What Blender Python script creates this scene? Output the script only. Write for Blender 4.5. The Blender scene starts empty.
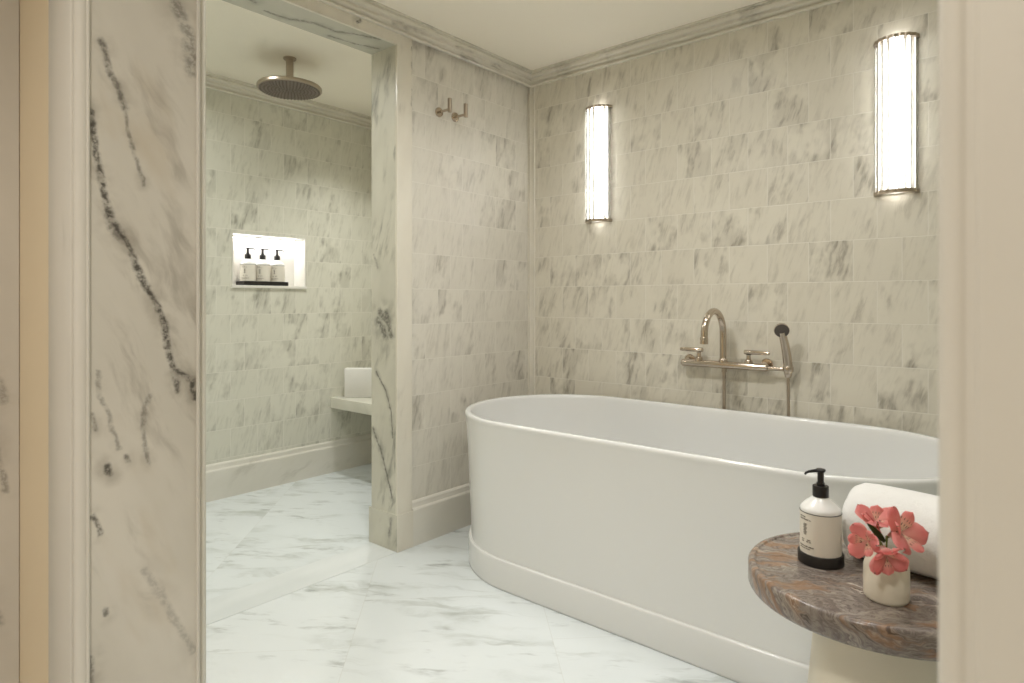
import bpy, bmesh, math, random
from mathutils import Vector, Matrix, noise as mnoise
random.seed(7)
PI = math.pi
SC = bpy.context.scene
COL = SC.collection

# ------------------------------------------------------------------ helpers
def lin(r, g, b):
    def f(c):
        c /= 255.0
        return c / 12.92 if c <= 0.04045 else ((c + 0.055) / 1.055) ** 2.4
    return (f(r), f(g), f(b), 1.0)

def finish(name, bm, mat, parent=None, smooth=True, ang=35):
    bmesh.ops.recalc_face_normals(bm, faces=bm.faces[:])
    me = bpy.data.meshes.new(name)
    bm.to_mesh(me); bm.free()
    if smooth:
        for p in me.polygons:
            p.use_smooth = True
        me.set_sharp_from_angle(angle=math.radians(ang))
    me.materials.append(mat)
    o = bpy.data.objects.new(name, me)
    COL.objects.link(o)
    if parent is not None:
        o.parent = parent
    return o

def thing(name, label, cat, loc=(0, 0, 0), rotz=0.0, group=None):
    o = bpy.data.objects.new(name, None)
    o.empty_display_size = 0.05
    COL.objects.link(o)
    o.location = loc; o.rotation_euler = (0, 0, rotz)
    o['label'] = label; o['category'] = cat
    if group: o['group'] = group
    return o

def tag(o, label, cat, group=None):
    o['label'] = label; o['category'] = cat
    if group: o['group'] = group
    return o

def struct(name, bm, mat, label=None, smooth=False, ang=35):
    o = finish(name, bm, mat, None, smooth, ang)
    o['kind'] = 'structure'
    if label: o['label'] = label
    return o

def dup(root, loc=None, rotz=None, label=None, group=None):
    def rec(o, parent):
        c = o.copy(); COL.objects.link(c)
        if parent is not None: c.parent = parent
        for ch in [x for x in COL.objects if x.parent == o]:
            rec(ch, c)
        return c
    r = rec(root, None)
    if loc is not None: r.location = loc
    if rotz is not None: r.rotation_euler = (0, 0, rotz)
    if label: r['label'] = label
    if group: r['group'] = group
    return r

def box(bm, x0, x1, y0, y1, z0, z1, bev=0.0):
    vs = [bm.verts.new(p) for p in ((x0,y0,z0),(x1,y0,z0),(x1,y1,z0),(x0,y1,z0),(x0,y0,z1),(x1,y0,z1),(x1,y1,z1),(x0,y1,z1))]
    fs = [bm.faces.new([vs[i] for i in q]) for q in ((0,3,2,1),(4,5,6,7),(0,1,5,4),(1,2,6,5),(2,3,7,6),(3,0,4,7))]
    if bev > 0:
        es = list({e for f in fs for e in f.edges})
        bmesh.ops.bevel(bm, geom=es, offset=bev, segments=3, profile=0.5, affect='EDGES')
    return vs

def boxbm(*a, bev=0.0):
    bm = bmesh.new(); box(bm, *a, bev=bev); return bm

def loft(bm, rings, closed_ring=True, cap0=True, cap1=True):
    vr = [[bm.verts.new(p) for p in r] for r in rings]
    n = len(vr[0])
    for a, b in zip(vr, vr[1:]):
        for i in range(n if closed_ring else n - 1):
            j = (i + 1) % n
            bm.faces.new((a[i], a[j], b[j], b[i]))
    if cap0: bm.faces.new(list(reversed(vr[0])))
    if cap1: bm.faces.new(vr[-1])
    return vr

def lathe(bm, prof, n=48, c=(0, 0, 0)):
    rings = []
    prof = [(max(r, 1e-4), z) for r, z in prof]
    for r, z in prof:
        rings.append([(c[0] + r*math.cos(2*PI*k/n), c[1] + r*math.sin(2*PI*k/n), c[2] + z) for k in range(n)])
    loft(bm, rings)
    return bm

def tube(bm, pts, rad, n=16, cap=True):
    pts = [Vector(p) for p in pts]
    if not isinstance(rad, (list, tuple)): rad = [rad]*len(pts)
    T = []
    for i in range(len(pts)):
        a = pts[max(i-1, 0)]; b = pts[min(i+1, len(pts)-1)]
        T.append((b-a).normalized())
    u = T[0].orthogonal().normalized()
    rings = []
    for i, p in enumerate(pts):
        u = (u - T[i]*u.dot(T[i])).normalized()
        v = T[i].cross(u)
        rings.append([p + (u*math.cos(2*PI*k/n) + v*math.sin(2*PI*k/n))*rad[i] for k in range(n)])
    loft(bm, rings, cap0=cap, cap1=cap)
    return bm

def rod(bm, a, b, r, n=24, bev=0.0):
    a = Vector(a); b = Vector(b); d = (b-a).normalized()
    if bev:
        return tube(bm, [a, a+d*1e-5, a+d*bev*0.3, a+d*bev, b-d*bev, b-d*bev*0.3, b-d*1e-5, b],
                    [max(r-bev, 1e-4), r-bev, r-bev*0.3, r, r, r-bev*0.3, r-bev, max(r-bev, 1e-4)], n)
    return tube(bm, [a, b], r, n)

def sweep(path, prof, side=1, closed=False):
    """profile (offset from wall, z) swept along a 2-D path with mitred corners; side=1 offsets to the left"""
    bm = bmesh.new()
    P = [Vector(p) for p in path]
    rings = []
    for i, p in enumerate(P):
        ds = []
        if i > 0: ds.append((p - P[i-1]).normalized())
        if i < len(P)-1: ds.append((P[i+1] - p).normalized())
        ns = [Vector((-d.y, d.x))*side for d in ds]
        m = ns[0] if len(ns) == 1 else (ns[0]+ns[1]) / (1 + ns[0].dot(ns[1]))
        rings.append([(p.x + m.x*o, p.y + m.y*o, z) for o, z in prof])
    loft(bm, rings)
    return bm

def arc(cx, cy, r, a0, a1, n):
    return [(cx + r*math.cos(a0+(a1-a0)*k/n), cy + r*math.sin(a0+(a1-a0)*k/n)) for k in range(n+1)]

# ------------------------------------------------------------------ node DSL
class G:
    def __init__(s, name, rough=0.4, spec=0.5):
        s.m = bpy.data.materials.new(name); s.m.use_nodes = True
        s.t = s.m.node_tree; s.t.nodes.clear()
        s.out = s.n('ShaderNodeOutputMaterial'); s.b = s.n('ShaderNodeBsdfPrincipled')
        s.t.links.new(s.b.outputs[0], s.out.inputs[0])
        s.b.inputs['Roughness'].default_value = rough
        s.b.inputs['Specular IOR Level'].default_value = spec
    def n(s, ty): return s.t.nodes.new(ty)
    def put(s, sock, v):
        if isinstance(v, bpy.types.NodeSocket): s.t.links.new(v, sock)
        elif v is not None: sock.default_value = v
    def m_(s, op, a, b=None, c=None, clamp=False):
        x = s.n('ShaderNodeMath'); x.operation = op; x.use_clamp = clamp
        s.put(x.inputs[0], a); s.put(x.inputs[1], b); s.put(x.inputs[2], c)
        return x.outputs[0]
    def v_(s, op, a, b=None, c=None, scale=None):
        x = s.n('ShaderNodeVectorMath'); x.operation = op
        s.put(x.inputs[0], a); s.put(x.inputs[1], b); s.put(x.inputs[2], c)
        if scale is not None: s.put(x.inputs['Scale'], scale)
        return x.outputs['Value'] if op in ('DOT_PRODUCT', 'LENGTH', 'DISTANCE') else x.outputs[0]
    def comb(s, x, y, z=0.0):
        c = s.n('ShaderNodeCombineXYZ'); s.put(c.inputs[0], x); s.put(c.inputs[1], y); s.put(c.inputs[2], z); return c.outputs[0]
    def sep(s, v):
        c = s.n('ShaderNodeSeparateXYZ'); s.put(c.inputs[0], v); return c.outputs
    def pos(s): return s.n('ShaderNodeTexCoord').outputs['Object']
    def noise(s, vec, scale=1.0, detail=4, rough=0.55, dist=0.0, color=False):
        x = s.n('ShaderNodeTexNoise'); s.put(x.inputs['Vector'], vec); s.put(x.inputs['Scale'], scale)
        x.inputs['Detail'].default_value = detail; x.inputs['Roughness'].default_value = rough; x.inputs['Distortion'].default_value = dist
        return x.outputs['Color' if color else 'Fac']
    def white(s, vec):
        x = s.n('ShaderNodeTexWhiteNoise'); x.noise_dimensions = '3D'; s.put(x.inputs['Vector'], vec); return x.outputs['Value'], x.outputs['Color']
    def ss(s, v, a, b, lo=0.0, hi=1.0):
        x = s.n('ShaderNodeMapRange'); x.interpolation_type = 'SMOOTHSTEP'
        s.put(x.inputs[0], v); s.put(x.inputs[1], a); s.put(x.inputs[2], b); s.put(x.inputs[3], lo); s.put(x.inputs[4], hi)
        return x.outputs[0]
    def mix(s, f, a, b):
        x = s.n('ShaderNodeMix'); x.data_type = 'RGBA'
        s.put(x.inputs[0], f); s.put(x.inputs[6], a); s.put(x.inputs[7], b); return x.outputs[2]
    def bump(s, h, dist=0.001, strength=0.5):
        x = s.n('ShaderNodeBump'); s.put(x.inputs['Height'], h); x.inputs['Distance'].default_value = dist
        x.inputs['Strength'].default_value = strength
        s.t.links.new(x.outputs[0], s.b.inputs['Normal'])
    def base(s, c): s.put(s.b.inputs['Base Color'], c)

def simple(name, c, rough=0.4, metal=0.0, spec=0.5, coat=0.0, bump=None):
    g = G(name, rough, spec); g.base(c); g.b.inputs['Metallic'].default_value = metal
    g.b.inputs['Coat Weight'].default_value = coat
    if bump:
        g.bump(g.noise(g.pos(), bump[0], 3), bump[1], bump[2])
    return g.m

# marble streaks in a 2-D frame (u across, v along the streaks)
def streaks(g, across, along, seed3, fa=26.0, fl=5.0, lo=0.56, hi=0.72, mlo=0.48, mhi=0.64, mscale=5.0):
    w = g.noise(g.comb(g.m_('MULTIPLY', across, 7), g.m_('MULTIPLY', along, 4), seed3), 1, 3)
    ac = g.m_('ADD', g.m_('MULTIPLY', across, fa), g.m_('MULTIPLY', w, 2.2))
    st = g.noise(g.comb(ac, g.m_('MULTIPLY', along, fl), seed3), 1.0, 6, 0.62)
    st = g.ss(st, lo, hi)
    mk = g.noise(g.comb(g.m_('MULTIPLY', across, mscale*1.5), g.m_('MULTIPLY', along, mscale), g.m_('ADD', seed3, 5.3)), 1, 3, 0.6)
    mk = g.ss(mk, mlo, mhi)
    return g.m_('MULTIPLY', st, mk), mk

def tiled(name, axis, u0, v0, tw, th, c_lo, c_hi, vein, strength=0.75, rough=0.38, lean=18, seed=0.0, joint=None):
    g = G(name, rough)
    P = g.sep(g.pos()); u = P[0] if axis == 'x' else P[1]; v = P[2]
    if axis == 'y': u = g.m_('MULTIPLY', u, -1.0); u0 = -u0
    r = g.m_('DIVIDE', g.m_('SUBTRACT', v, v0), th); row = g.m_('FLOOR', r)
    uu = g.m_('ADD', g.m_('DIVIDE', g.m_('SUBTRACT', u, u0), tw), g.m_('MULTIPLY', g.m_('FLOORED_MODULO', row, 2.0), 0.5))
    col = g.m_('FLOOR', uu)
    val, rc = g.white(g.comb(col, row, seed)); R = g.sep(rc)
    sh = math.radians(lean)
    qu = g.m_('ADD', u, g.m_('MULTIPLY', R[0], 9.0)); qv = g.m_('ADD', v, g.m_('MULTIPLY', R[1], 9.0))
    across = g.m_('SUBTRACT', g.m_('MULTIPLY', qu, math.cos(sh)), g.m_('MULTIPLY', qv, math.sin(sh)))
    along = g.m_('ADD', g.m_('MULTIPLY', qu, math.sin(sh)), g.m_('MULTIPLY', qv, math.cos(sh)))
    st, mk = streaks(g, across, along, g.m_('MULTIPLY', R[2], 20.0), 36, 6.5, 0.47, 0.68, 0.42, 0.62, 6.0)
    tstr = g.ss(val, 0.1, 1.0, 0.30, 1.0)
    vfac = g.m_('MULTIPLY', g.m_('MULTIPLY', st, tstr), strength, clamp=True)
    cloud = g.m_('MULTIPLY', g.m_('MULTIPLY', mk, g.ss(val, 0.3, 1.0)), 0.24)
    tone = g.m_('ADD', g.m_('MULTIPLY', g.noise(g.comb(across, along, R[2]), 9, 3), 0.5), g.m_('MULTIPLY', R[0], 0.5))
    c = g.mix(tone, c_lo, c_hi)
    fine, mk2 = streaks(g, across, along, g.m_('ADD', g.m_('MULTIPLY', R[2], 20.0), 33.0), 70, 9, 0.45, 0.66, 0.38, 0.60, 9.0)
    c = g.mix(cloud, c, vein); c = g.mix(g.m_('MULTIPLY', fine, 0.17), c, vein); c = g.mix(vfac, c, vein)
    fu = g.m_('FRACT', uu); fv = g.m_('FRACT', r)
    du = g.m_('MULTIPLY', g.m_('MINIMUM', fu, g.m_('SUBTRACT', 1.0, fu)), tw)
    dv = g.m_('MULTIPLY', g.m_('MINIMUM', fv, g.m_('SUBTRACT', 1.0, fv)), th)
    d = g.m_('MINIMUM', du, dv)
    jf = g.ss(d, 0.0008, 0.0024, 1.0, 0.0)
    c = g.mix(g.m_('MULTIPLY', jf, 0.6), c, joint or lin(232, 229, 220))
    g.base(c); g.bump(g.m_('SUBTRACT', 1.0, jf), 0.0008, 0.5)
    return g.m

_seg = None
def seg_group():
    """distance from a 2-D point to a segment"""
    global _seg
    if _seg: return _seg
    t = bpy.data.node_groups.new('segment_distance', 'ShaderNodeTree')
    for nm in ('P', 'A', 'B'): t.interface.new_socket(nm, in_out='INPUT', socket_type='NodeSocketVector')
    t.interface.new_socket('D', in_out='OUTPUT', socket_type='NodeSocketFloat')
    gi = t.nodes.new('NodeGroupInput'); go = t.nodes.new('NodeGroupOutput')
    def vm(op, a, b):
        x = t.nodes.new('ShaderNodeVectorMath'); x.operation = op
        t.links.new(a, x.inputs[0]); t.links.new(b, x.inputs[1]); return x
    pa = vm('SUBTRACT', gi.outputs['P'], gi.outputs['A']).outputs[0]
    ba = vm('SUBTRACT', gi.outputs['B'], gi.outputs['A']).outputs[0]
    n1 = vm('DOT_PRODUCT', pa, ba).outputs['Value']; n2 = vm('DOT_PRODUCT', ba, ba).outputs['Value']
    dv = t.nodes.new('ShaderNodeMath'); dv.operation = 'DIVIDE'; dv.use_clamp = True
    t.links.new(n1, dv.inputs[0]); t.links.new(n2, dv.inputs[1])
    sc = t.nodes.new('ShaderNodeVectorMath'); sc.operation = 'SCALE'
    t.links.new(ba, sc.inputs[0]); t.links.new(dv.outputs[0], sc.inputs['Scale'])
    df = vm('DISTANCE', pa, sc.outputs[0]).outputs['Value']
    t.links.new(df, go.inputs['D'])
    _seg = t
    return t

def slab(name, ax, c_lo, c_hi, vein, curves=(), rough=0.25, lean=0, strength=0.5, seed=0.0, fa=14.0, fl=2.5, lo=0.52, hi=0.75, mlo=0.5, mhi=0.68, mscale=3.0, tint=None):
    """unbroken marble; ax picks the two object axes; curves = [(points, width, strength)]"""
    g = G(name, rough)
    P = g.sep(g.pos()); I = {'x': 0, 'y': 1, 'z': 2}
    u = P[I[ax[0]]]; v = P[I[ax[1]]]
    k = 'xyz'.replace(ax[0], '').replace(ax[1], ''); w3 = P[I[k]]
    sh = math.radians(lean)
    across = g.m_('SUBTRACT', g.m_('MULTIPLY', u, math.cos(sh)), g.m_('MULTIPLY', v, math.sin(sh)))
    along = g.m_('ADD', g.m_('MULTIPLY', u, math.sin(sh)), g.m_('MULTIPLY', v, math.cos(sh)))
    across = g.m_('ADD', across, g.m_('MULTIPLY', w3, 0.7))
    st, mk = streaks(g, across, along, g.m_('ADD', g.m_('MULTIPLY', w3, 1.0), seed), fa, fl, lo, hi, mlo, mhi, mscale)
    tone = g.noise(g.comb(g.m_('MULTIPLY', across, 5), g.m_('MULTIPLY', along, 2), seed), 1, 4)
    c = g.mix(g.ss(tone, 0.3, 0.7), c_lo, c_hi)
    if tint is not None:
        tn = g.noise(g.comb(g.m_('MULTIPLY', across, 9), g.m_('MULTIPLY', along, 3), seed+9.1), 1, 4)
        c = g.mix(g.ss(tn, 0.58, 0.78, 0, 0.45), c, tint)
    c = g.mix(g.m_('MULTIPLY', st, strength), c, vein)
    if curves:
        p2 = g.comb(u, v, 0.0)
        jit = g.v_('SCALE', g.v_('SUBTRACT', g.noise(p2, 22, 5, 0.65, color=True), (0.5, 0.5, 0.5)), scale=0.022)
        jit = g.v_('MULTIPLY', jit, (1, 1, 0))
        pj = g.v_('ADD', p2, jit)
        brk = g.ss(g.noise(p2, 90, 5, 0.75), 0.40, 0.58)
        tot = 0.0; halo = 0.0
        for pts, wd, sg in curves:
            dmin = None
            for a, b in zip(pts, pts[1:]):
                x = g.n('ShaderNodeGroup'); x.node_tree = seg_group()
                g.put(x.inputs['P'], pj); x.inputs['A'].default_value = (a[0], a[1], 0); x.inputs['B'].default_value = (b[0], b[1], 0)
                dmin = x.outputs[0] if dmin is None else g.m_('MINIMUM', dmin, x.outputs[0])
            core = g.ss(dmin, wd*0.3, wd*1.7, sg, 0.0)
            tot = g.m_('MAXIMUM', tot, core)
            halo = g.m_('MAXIMUM', halo, g.ss(dmin, 0.0, wd*6, sg*0.6, 0.0))
        f = g.m_('MULTIPLY', tot, g.m_('ADD', 0.30, g.m_('MULTIPLY', brk, 0.70)))
        hb = g.ss(g.noise(p2, 17, 4), 0.4, 0.65)
        c = g.mix(g.m_('MULTIPLY', halo, hb), c, vein)
        c = g.mix(f, c, lin(78, 74, 68))
    g.base(c)
    return g.m

# ------------------------------------------------------------------ materials
W_LO, W_HI, W_V = lin(213, 208, 194), lin(226, 222, 209), lin(118, 111, 96)
M_wallB = tiled('wall_tile_marble', 'y', 0.505, 1.0166, 0.163, 0.1615, W_LO, W_HI, W_V, 0.72, seed=1.0, lean=16)
M_wallA = tiled('partition_tile_marble', 'x', 2.222, 1.0166-0.02, 0.163, 0.1615, lin(215, 211, 200), lin(225, 221, 211), W_V, 0.6, seed=4.0, lean=14)
M_wallC = tiled('shower_tile_marble', 'x', 1.716, 1.188, 0.163, 0.1615, lin(211, 210, 197), lin(221, 220, 208), lin(118, 116, 101), 0.62, seed=8.0, lean=14)
T_LO, T_HI = lin(216, 212, 200), lin(226, 222, 211)
M_trim = slab('moulding_marble', 'xz', T_LO, T_HI, W_V, lean=70, strength=0.4, seed=2.0)
M_trimy = slab('moulding_marble_side', 'yz', T_LO, T_HI, W_V, lean=70, strength=0.4, seed=3.0)
M_crown = slab('crown_marble', 'xy', T_LO, T_HI, lin(118, 114, 105), lean=2, strength=0.6, seed=6.0, fa=34, fl=5, mscale=5, lo=0.46, hi=0.68)
M_crown_x = slab('crown_marble_along_partition', 'xy', T_LO, T_HI, lin(112, 108, 98), lean=88, strength=0.7, seed=6.5, fa=34, fl=5, mscale=5, lo=0.46, hi=0.68)
M_base = slab('baseboard_marble', 'xz', lin(215, 212, 202), lin(224, 221, 212), W_V, lean=62, strength=0.35, seed=12.0)

slab_curves = [
 ([(0.2936,1.3628),(0.2997,1.3112),(0.3083,1.2636),(0.3157,1.2293),(0.3373,1.1885),(0.3451,1.1674),(0.3598,1.1315),(0.3803,1.0948),(0.3915,1.0647),(0.3943,1.0329),(0.4058,0.9943),(0.4309,0.9767),(0.4354,0.9498)], 0.0042, 0.95),
 ([(0.4058,0.9943),(0.4087,0.9635)], 0.004, 0.8),
 ([(0.3157,1.2293),(0.3220,1.2044),(0.3330,1.1880)], 0.0055, 0.6),
 ([(0.3058,1.4665),(0.3245,1.4154),(0.3373,1.3756)], 0.004, 0.75),
 ([(0.3373,1.3756),(0.3491,1.3129),(0.3624,1.2712)], 0.0025, 0.55),
 ([(0.4058,1.5587),(0.4234,1.5188),(0.4309,1.4591)], 0.009, 0.55),
 ([(0.3706,0.9617),(0.3638,0.9463),(0.3611,0.9026),(0.3692,0.8614)], 0.0028, 0.5),
 ([(0.3033,1.0028),(0.3058,0.9676),(0.3309,0.8874)], 0.003, 0.45),
 ([(0.2936,0.9412),(0.3009,0.9207)], 0.003, 0.6),
 ([(0.3145,0.8663),(0.3157,0.8548)], 0.004, 0.9),
 ([(0.2960,0.8019),(0.3058,0.7756)], 0.0035, 0.9),
 ([(0.3120,0.6640),(0.3132,0.6565)], 0.0035, 0.7),
 ([(0.2936,0.6028),(0.2948,0.5704)], 0.0045, 0.7),
 ([(0.3373,0.8748),(0.3386,0.8702)], 0.003, 0.7),
 ([(0.3638,0.7036),(0.3986,0.6333),(0.4339,0.5581)], 0.005, 0.3),
]
M_slab = slab('door_lining_marble', 'xz', lin(206, 200, 188), lin(219, 213, 202), lin(134, 124, 110), slab_curves, lean=-24, strength=0.55, seed=21.0, fa=24, fl=5, lo=0.47, hi=0.70, mlo=0.44, mhi=0.62, mscale=4, tint=lin(186, 168, 140))
pillar_curves = [
 ([(2.3374,0.7847),(2.2658,0.7005),(2.2309,0.6152),(2.2192,0.5017)], 0.004, 0.8),
 ([(2.3607,0.5255),(2.2885,0.4024),(2.2240,0.2358)], 0.0055, 0.85),
 ([(2.3085,1.0527),(2.2518,1.0088)], 0.017, 0.8),
 ([(2.3229,1.0164),(2.2658,0.9460)], 0.016, 0.8),
 ([(2.2658,1.0531),(2.2309,0.9517)], 0.014, 0.8),
 ([(2.3519,1.3116),(2.3229,1.2515)], 0.006, 0.45),
 ([(2.24,0.06),(2.225,0.14)], 0.008, 0.5),
]
M_pillar = slab('pillar_marble', 'yz', lin(198, 196, 183), lin(212, 210, 197), lin(112, 112, 100), pillar_curves, rough=0.45, lean=-15, strength=0.7, seed=31.0, fa=24, fl=5, lo=0.46, hi=0.70, mlo=0.42, mhi=0.62)
lintel_curves = [
 ([(1.2666,2.3305),(1.3597,2.3223),(1.4447,2.2785),(1.547,2.2833),(1.6054,2.2467),(1.72,2.20)], 0.008, 0.75),
 ([(1.5567,2.3415),(1.6816,2.3241),(1.7814,2.2917)], 0.006, 0.75),
 ([(1.0,2.25),(1.2,2.29)], 0.008, 0.6)]
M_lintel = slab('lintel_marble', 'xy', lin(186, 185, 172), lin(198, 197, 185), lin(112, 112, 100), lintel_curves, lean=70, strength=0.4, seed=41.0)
face_curves = [([(1.600,2.264),(1.589,2.255)], 0.006, 0.9), ([(1.605,2.275),(1.598,2.262)], 0.003, 0.5), ([(1.884,2.24),(1.884,2.12)], 0.0025, 0.6), ([(1.884,2.05),(1.883,1.98)], 0.002, 0.5)]
M_casing = slab('opening_casing_marble', 'xz', lin(218, 213, 200), lin(226, 222, 210), W_V, face_curves, lean=12, strength=0.4, seed=51.0, fa=18, fl=4)

# floor: large slabs laid on the diagonal
def floor_mat():
    g = G('floor_marble', 0.16)
    P = g.sep(g.pos()); k = 1/math.sqrt(2)
    a = g.m_('MULTIPLY', g.m_('SUBTRACT', P[0], P[1]), k); b = g.m_('MULTIPLY', g.m_('ADD', P[0], P[1]), k)
    S = 0.65
    ra = g.m_('DIVIDE', g.m_('ADD', a, 0.35), S); row = g.m_('FLOOR', ra)
    rb = g.m_('DIVIDE', g.m_('ADD', b, 0.22), S*1.0); rb = g.m_('ADD', rb, g.m_('MULTIPLY', g.m_('FLOORED_MODULO', row, 2.0), 0.5)); cl = g.m_('FLOOR', rb)
    val, rc = g.white(g.comb(row, cl, 3.0)); R = g.sep(rc)
    al = g.m_('ADD', a, g.m_('MULTIPLY', R[0], 7.0)); ac = g.m_('ADD', b, g.m_('MULTIPLY', R[1], 7.0))
    ac = g.m_('ADD', ac, g.m_('MULTIPLY', al, 0.18))
    st, mk = streaks(g, ac, al, g.m_('MULTIPLY', R[2], 15.0), 30, 7.0, 0.50, 0.70, 0.47, 0.66, 4.0)
    st2, mk2 = streaks(g, ac, al, g.m_('ADD', g.m_('MULTIPLY', R[2], 15.0), 40.0), 12, 2.6, 0.48, 0.72, 0.40, 0.62, 2.4)
    c = g.mix(g.noise(g.comb(al, ac, 0), 3, 4), lin(214, 221, 223), lin(227, 233, 235))
    c = g.mix(g.m_('MULTIPLY', st2, 0.75), c, lin(170, 176, 172))
    c = g.mix(g.m_('MULTIPLY', st, 0.6), c, lin(120, 126, 124))
    fa_ = g.m_('FRACT', ra); fb_ = g.m_('FRACT', rb)
    d = g.m_('MULTIPLY', g.m_('MINIMUM', g.m_('MINIMUM', fa_, g.m_('SUBTRACT', 1.0, fa_)), g.m_('MINIMUM', fb_, g.m_('SUBTRACT', 1.0, fb_))), S)
    jf = g.ss(d, 0.0006, 0.0022, 0.55, 0.0)
    c = g.mix(g.m_('MULTIPLY', jf, 0.6), c, lin(200, 202, 198))
    g.base(c)
    return g.m
M_floor = floor_mat()
M_thresh = slab('threshold_marble', 'xy', lin(212, 218, 219), lin(225, 230, 231), lin(140, 146, 146), lean=84, strength=0.6, seed=61.0, fa=20, fl=3, rough=0.16)
M_ceil = simple('ceiling_paint', lin(245, 240, 227), 0.75, spec=0.25)
M_cream = simple('cream_wall_paint', lin(224, 206, 176), 0.5, spec=0.35)
M_jamb = slab('near_jamb_marble', 'yz', lin(200, 194, 182), lin(207, 201, 189), lin(170, 160, 144), lean=10, strength=0.25, seed=71.0, rough=0.4)
M_tub = simple('white_enamel', lin(222, 223, 222), 0.16, spec=0.5, coat=0.3)
M_nickel = simple('polished_nickel', lin(196, 184, 170), 0.16, metal=1.0)
M_nickel_s = simple('satin_nickel', lin(178, 166, 151), 0.32, metal=1.0)
M_darkface = simple('dark_spray_rubber', lin(84, 78, 74), 0.5)
M_black = simple('matt_black_plastic', lin(24, 21, 20), 0.35)
M_bottle = simple('white_glass_bottle', lin(232, 232, 230), 0.25)
M_label = simple('off_white_paper_label', lin(224, 219, 208), 0.55)
M_print = simple('grey_label_print', lin(120, 114, 106), 0.6)
M_vase = simple('cream_glazed_ceramic', lin(224, 216, 199), 0.3, coat=0.2)
M_pedestal = simple('cream_plaster_pedestal', lin(222, 214, 197), 0.4, bump=(30, 0.0006, 0.3))
M_bench = slab('bench_marble', 'xy', lin(214, 212, 200), lin(224, 222, 211), W_V, lean=40, strength=0.25, seed=81.0)
M_niche = simple('niche_white_marble', lin(226, 224, 218), 0.35)

def towel_mat():
    g = G('white_terry_cloth', 0.9, 0.2); g.base(lin(236, 235, 232))
    h = g.m_('ADD', g.noise(g.pos(), 420, 3, 0.7), g.m_('MULTIPLY', g.noise(g.pos(), 60, 3), 1.2))
    g.bump(h, 0.004, 0.6); g.b.inputs['Sheen Weight'].default_value = 0.3
    return g.m
M_towel = towel_mat()

def table_mat():
    g = G('grey_brown_wavy_marble', 0.22)
    P = g.sep(g.pos())
    ang = math.radians(118)
    u = g.m_('ADD', g.m_('MULTIPLY', P[0], math.cos(ang)), g.m_('MULTIPLY', P[1], math.sin(ang)))
    v = g.m_('SUBTRACT', g.m_('MULTIPLY', P[1], math.cos(ang)), g.m_('MULTIPLY', P[0], math.sin(ang)))
    v = g.m_('ADD', v, g.m_('MULTIPLY', P[2], 0.9))
    w = g.noise(g.comb(g.m_('MULTIPLY', u, 6), g.m_('MULTIPLY', v, 8), g.m_('MULTIPLY', P[2], 6)), 1, 4, 0.6)
    vv = g.m_('ADD', g.m_('MULTIPLY', v, 44), g.m_('MULTIPLY', w, 7.5))
    band = g.noise(g.comb(g.m_('MULTIPLY', u, 9), vv, 0), 1.0, 7, 0.66)
    r = g.n('ShaderNodeValToRGB'); g.put(r.inputs[0], band)
    e = r.color_ramp.elements; e[0].position = 0.30; e[0].color = lin(60, 52, 47); e[1].position = 0.74; e[1].color = lin(206, 194, 176)
    for p, c in ((0.38, lin(84, 74, 68)), (0.44, lin(136, 126, 117)), (0.49, lin(96, 86, 81)), (0.55, lin(152, 142, 132)), (0.61, lin(106, 96, 90))):
        x = e.new(p); x.color = c
    tn = g.noise(g.comb(g.m_('MULTIPLY', u, 10), g.m_('MULTIPLY', vv, 0.8), 7.7), 1, 4, 0.6)
    c = g.mix(g.ss(tn, 0.53, 0.66, 0, 0.5), r.outputs[0], lin(150, 108, 70))
    wv = g.noise(g.comb(g.m_('MULTIPLY', u, 9), g.m_('MULTIPLY', vv, 1.7), 3.1), 1, 5, 0.6)
    c = g.mix(g.ss(wv, 0.63, 0.70, 0, 0.7), c, lin(206, 196, 182))
    g.base(c)
    return g.m
M_table = table_mat()

def emit(name, c, s):
    g = G(name, 0.5); g.base((0.8, 0.8, 0.8, 1))
    g.put(g.b.inputs['Emission Color'], c); g.b.inputs['Emission Strength'].default_value = s
    return g.m
M_glow = emit('sconce_diffuser_glow', (1.0, 0.98, 0.95, 1), 14.0)
M_strip = emit('niche_led_glow', (1.0, 0.98, 0.96, 1), 48.0)
M_down = emit('downlight_lens_glow', (1.0, 0.92, 0.80, 1), 6.0)

def glass_mat():
    m = bpy.data.materials.new('clear_glass_rod'); m.use_nodes = True; t = m.node_tree; t.nodes.clear()
    o = t.nodes.new('ShaderNodeOutputMaterial'); tr = t.nodes.new('ShaderNodeBsdfTransparent'); tr.inputs[0].default_value = (0.97, 0.965, 0.95, 1)
    gl = t.nodes.new('ShaderNodeBsdfGlossy'); gl.inputs['Roughness'].default_value = 0.05; gl.inputs['Color'].default_value = (0.9, 0.9, 0.88, 1)
    gl.inputs['Roughness'].default_value = 0.02
    rf = t.nodes.new('ShaderNodeBsdfGlass'); rf.inputs['IOR'].default_value = 1.48; rf.inputs['Roughness'].default_value = 0.03
    rf.inputs['Color'].default_value = (0.97, 0.97, 0.96, 1)
    mx = t.nodes.new('ShaderNodeMixShader'); mx.inputs[0].default_value = 0.90
    t.links.new(tr.outputs[0], mx.inputs[1]); t.links.new(rf.outputs[0], mx.inputs[2]); t.links.new(mx.outputs[0], o.inputs[0])
    return m
M_glass = glass_mat()
M_reflect = simple('white_reflector_plate', lin(240, 238, 232), 0.5)

# ------------------------------------------------------------------ room shell
H = 2.35
XB, YA, YA2, YC = 2.735, 2.205, 2.37, 3.549     # wall behind tub, partition faces, shower wall
XD0, XD1, YR = 0.29, 0.443, 1.017               # doorway wall and its lining
OX0, OX1, OZ = 0.75, 1.80, 2.228                # shower opening
YS = -0.75                                      # end of the bathroom hidden by the door
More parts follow.
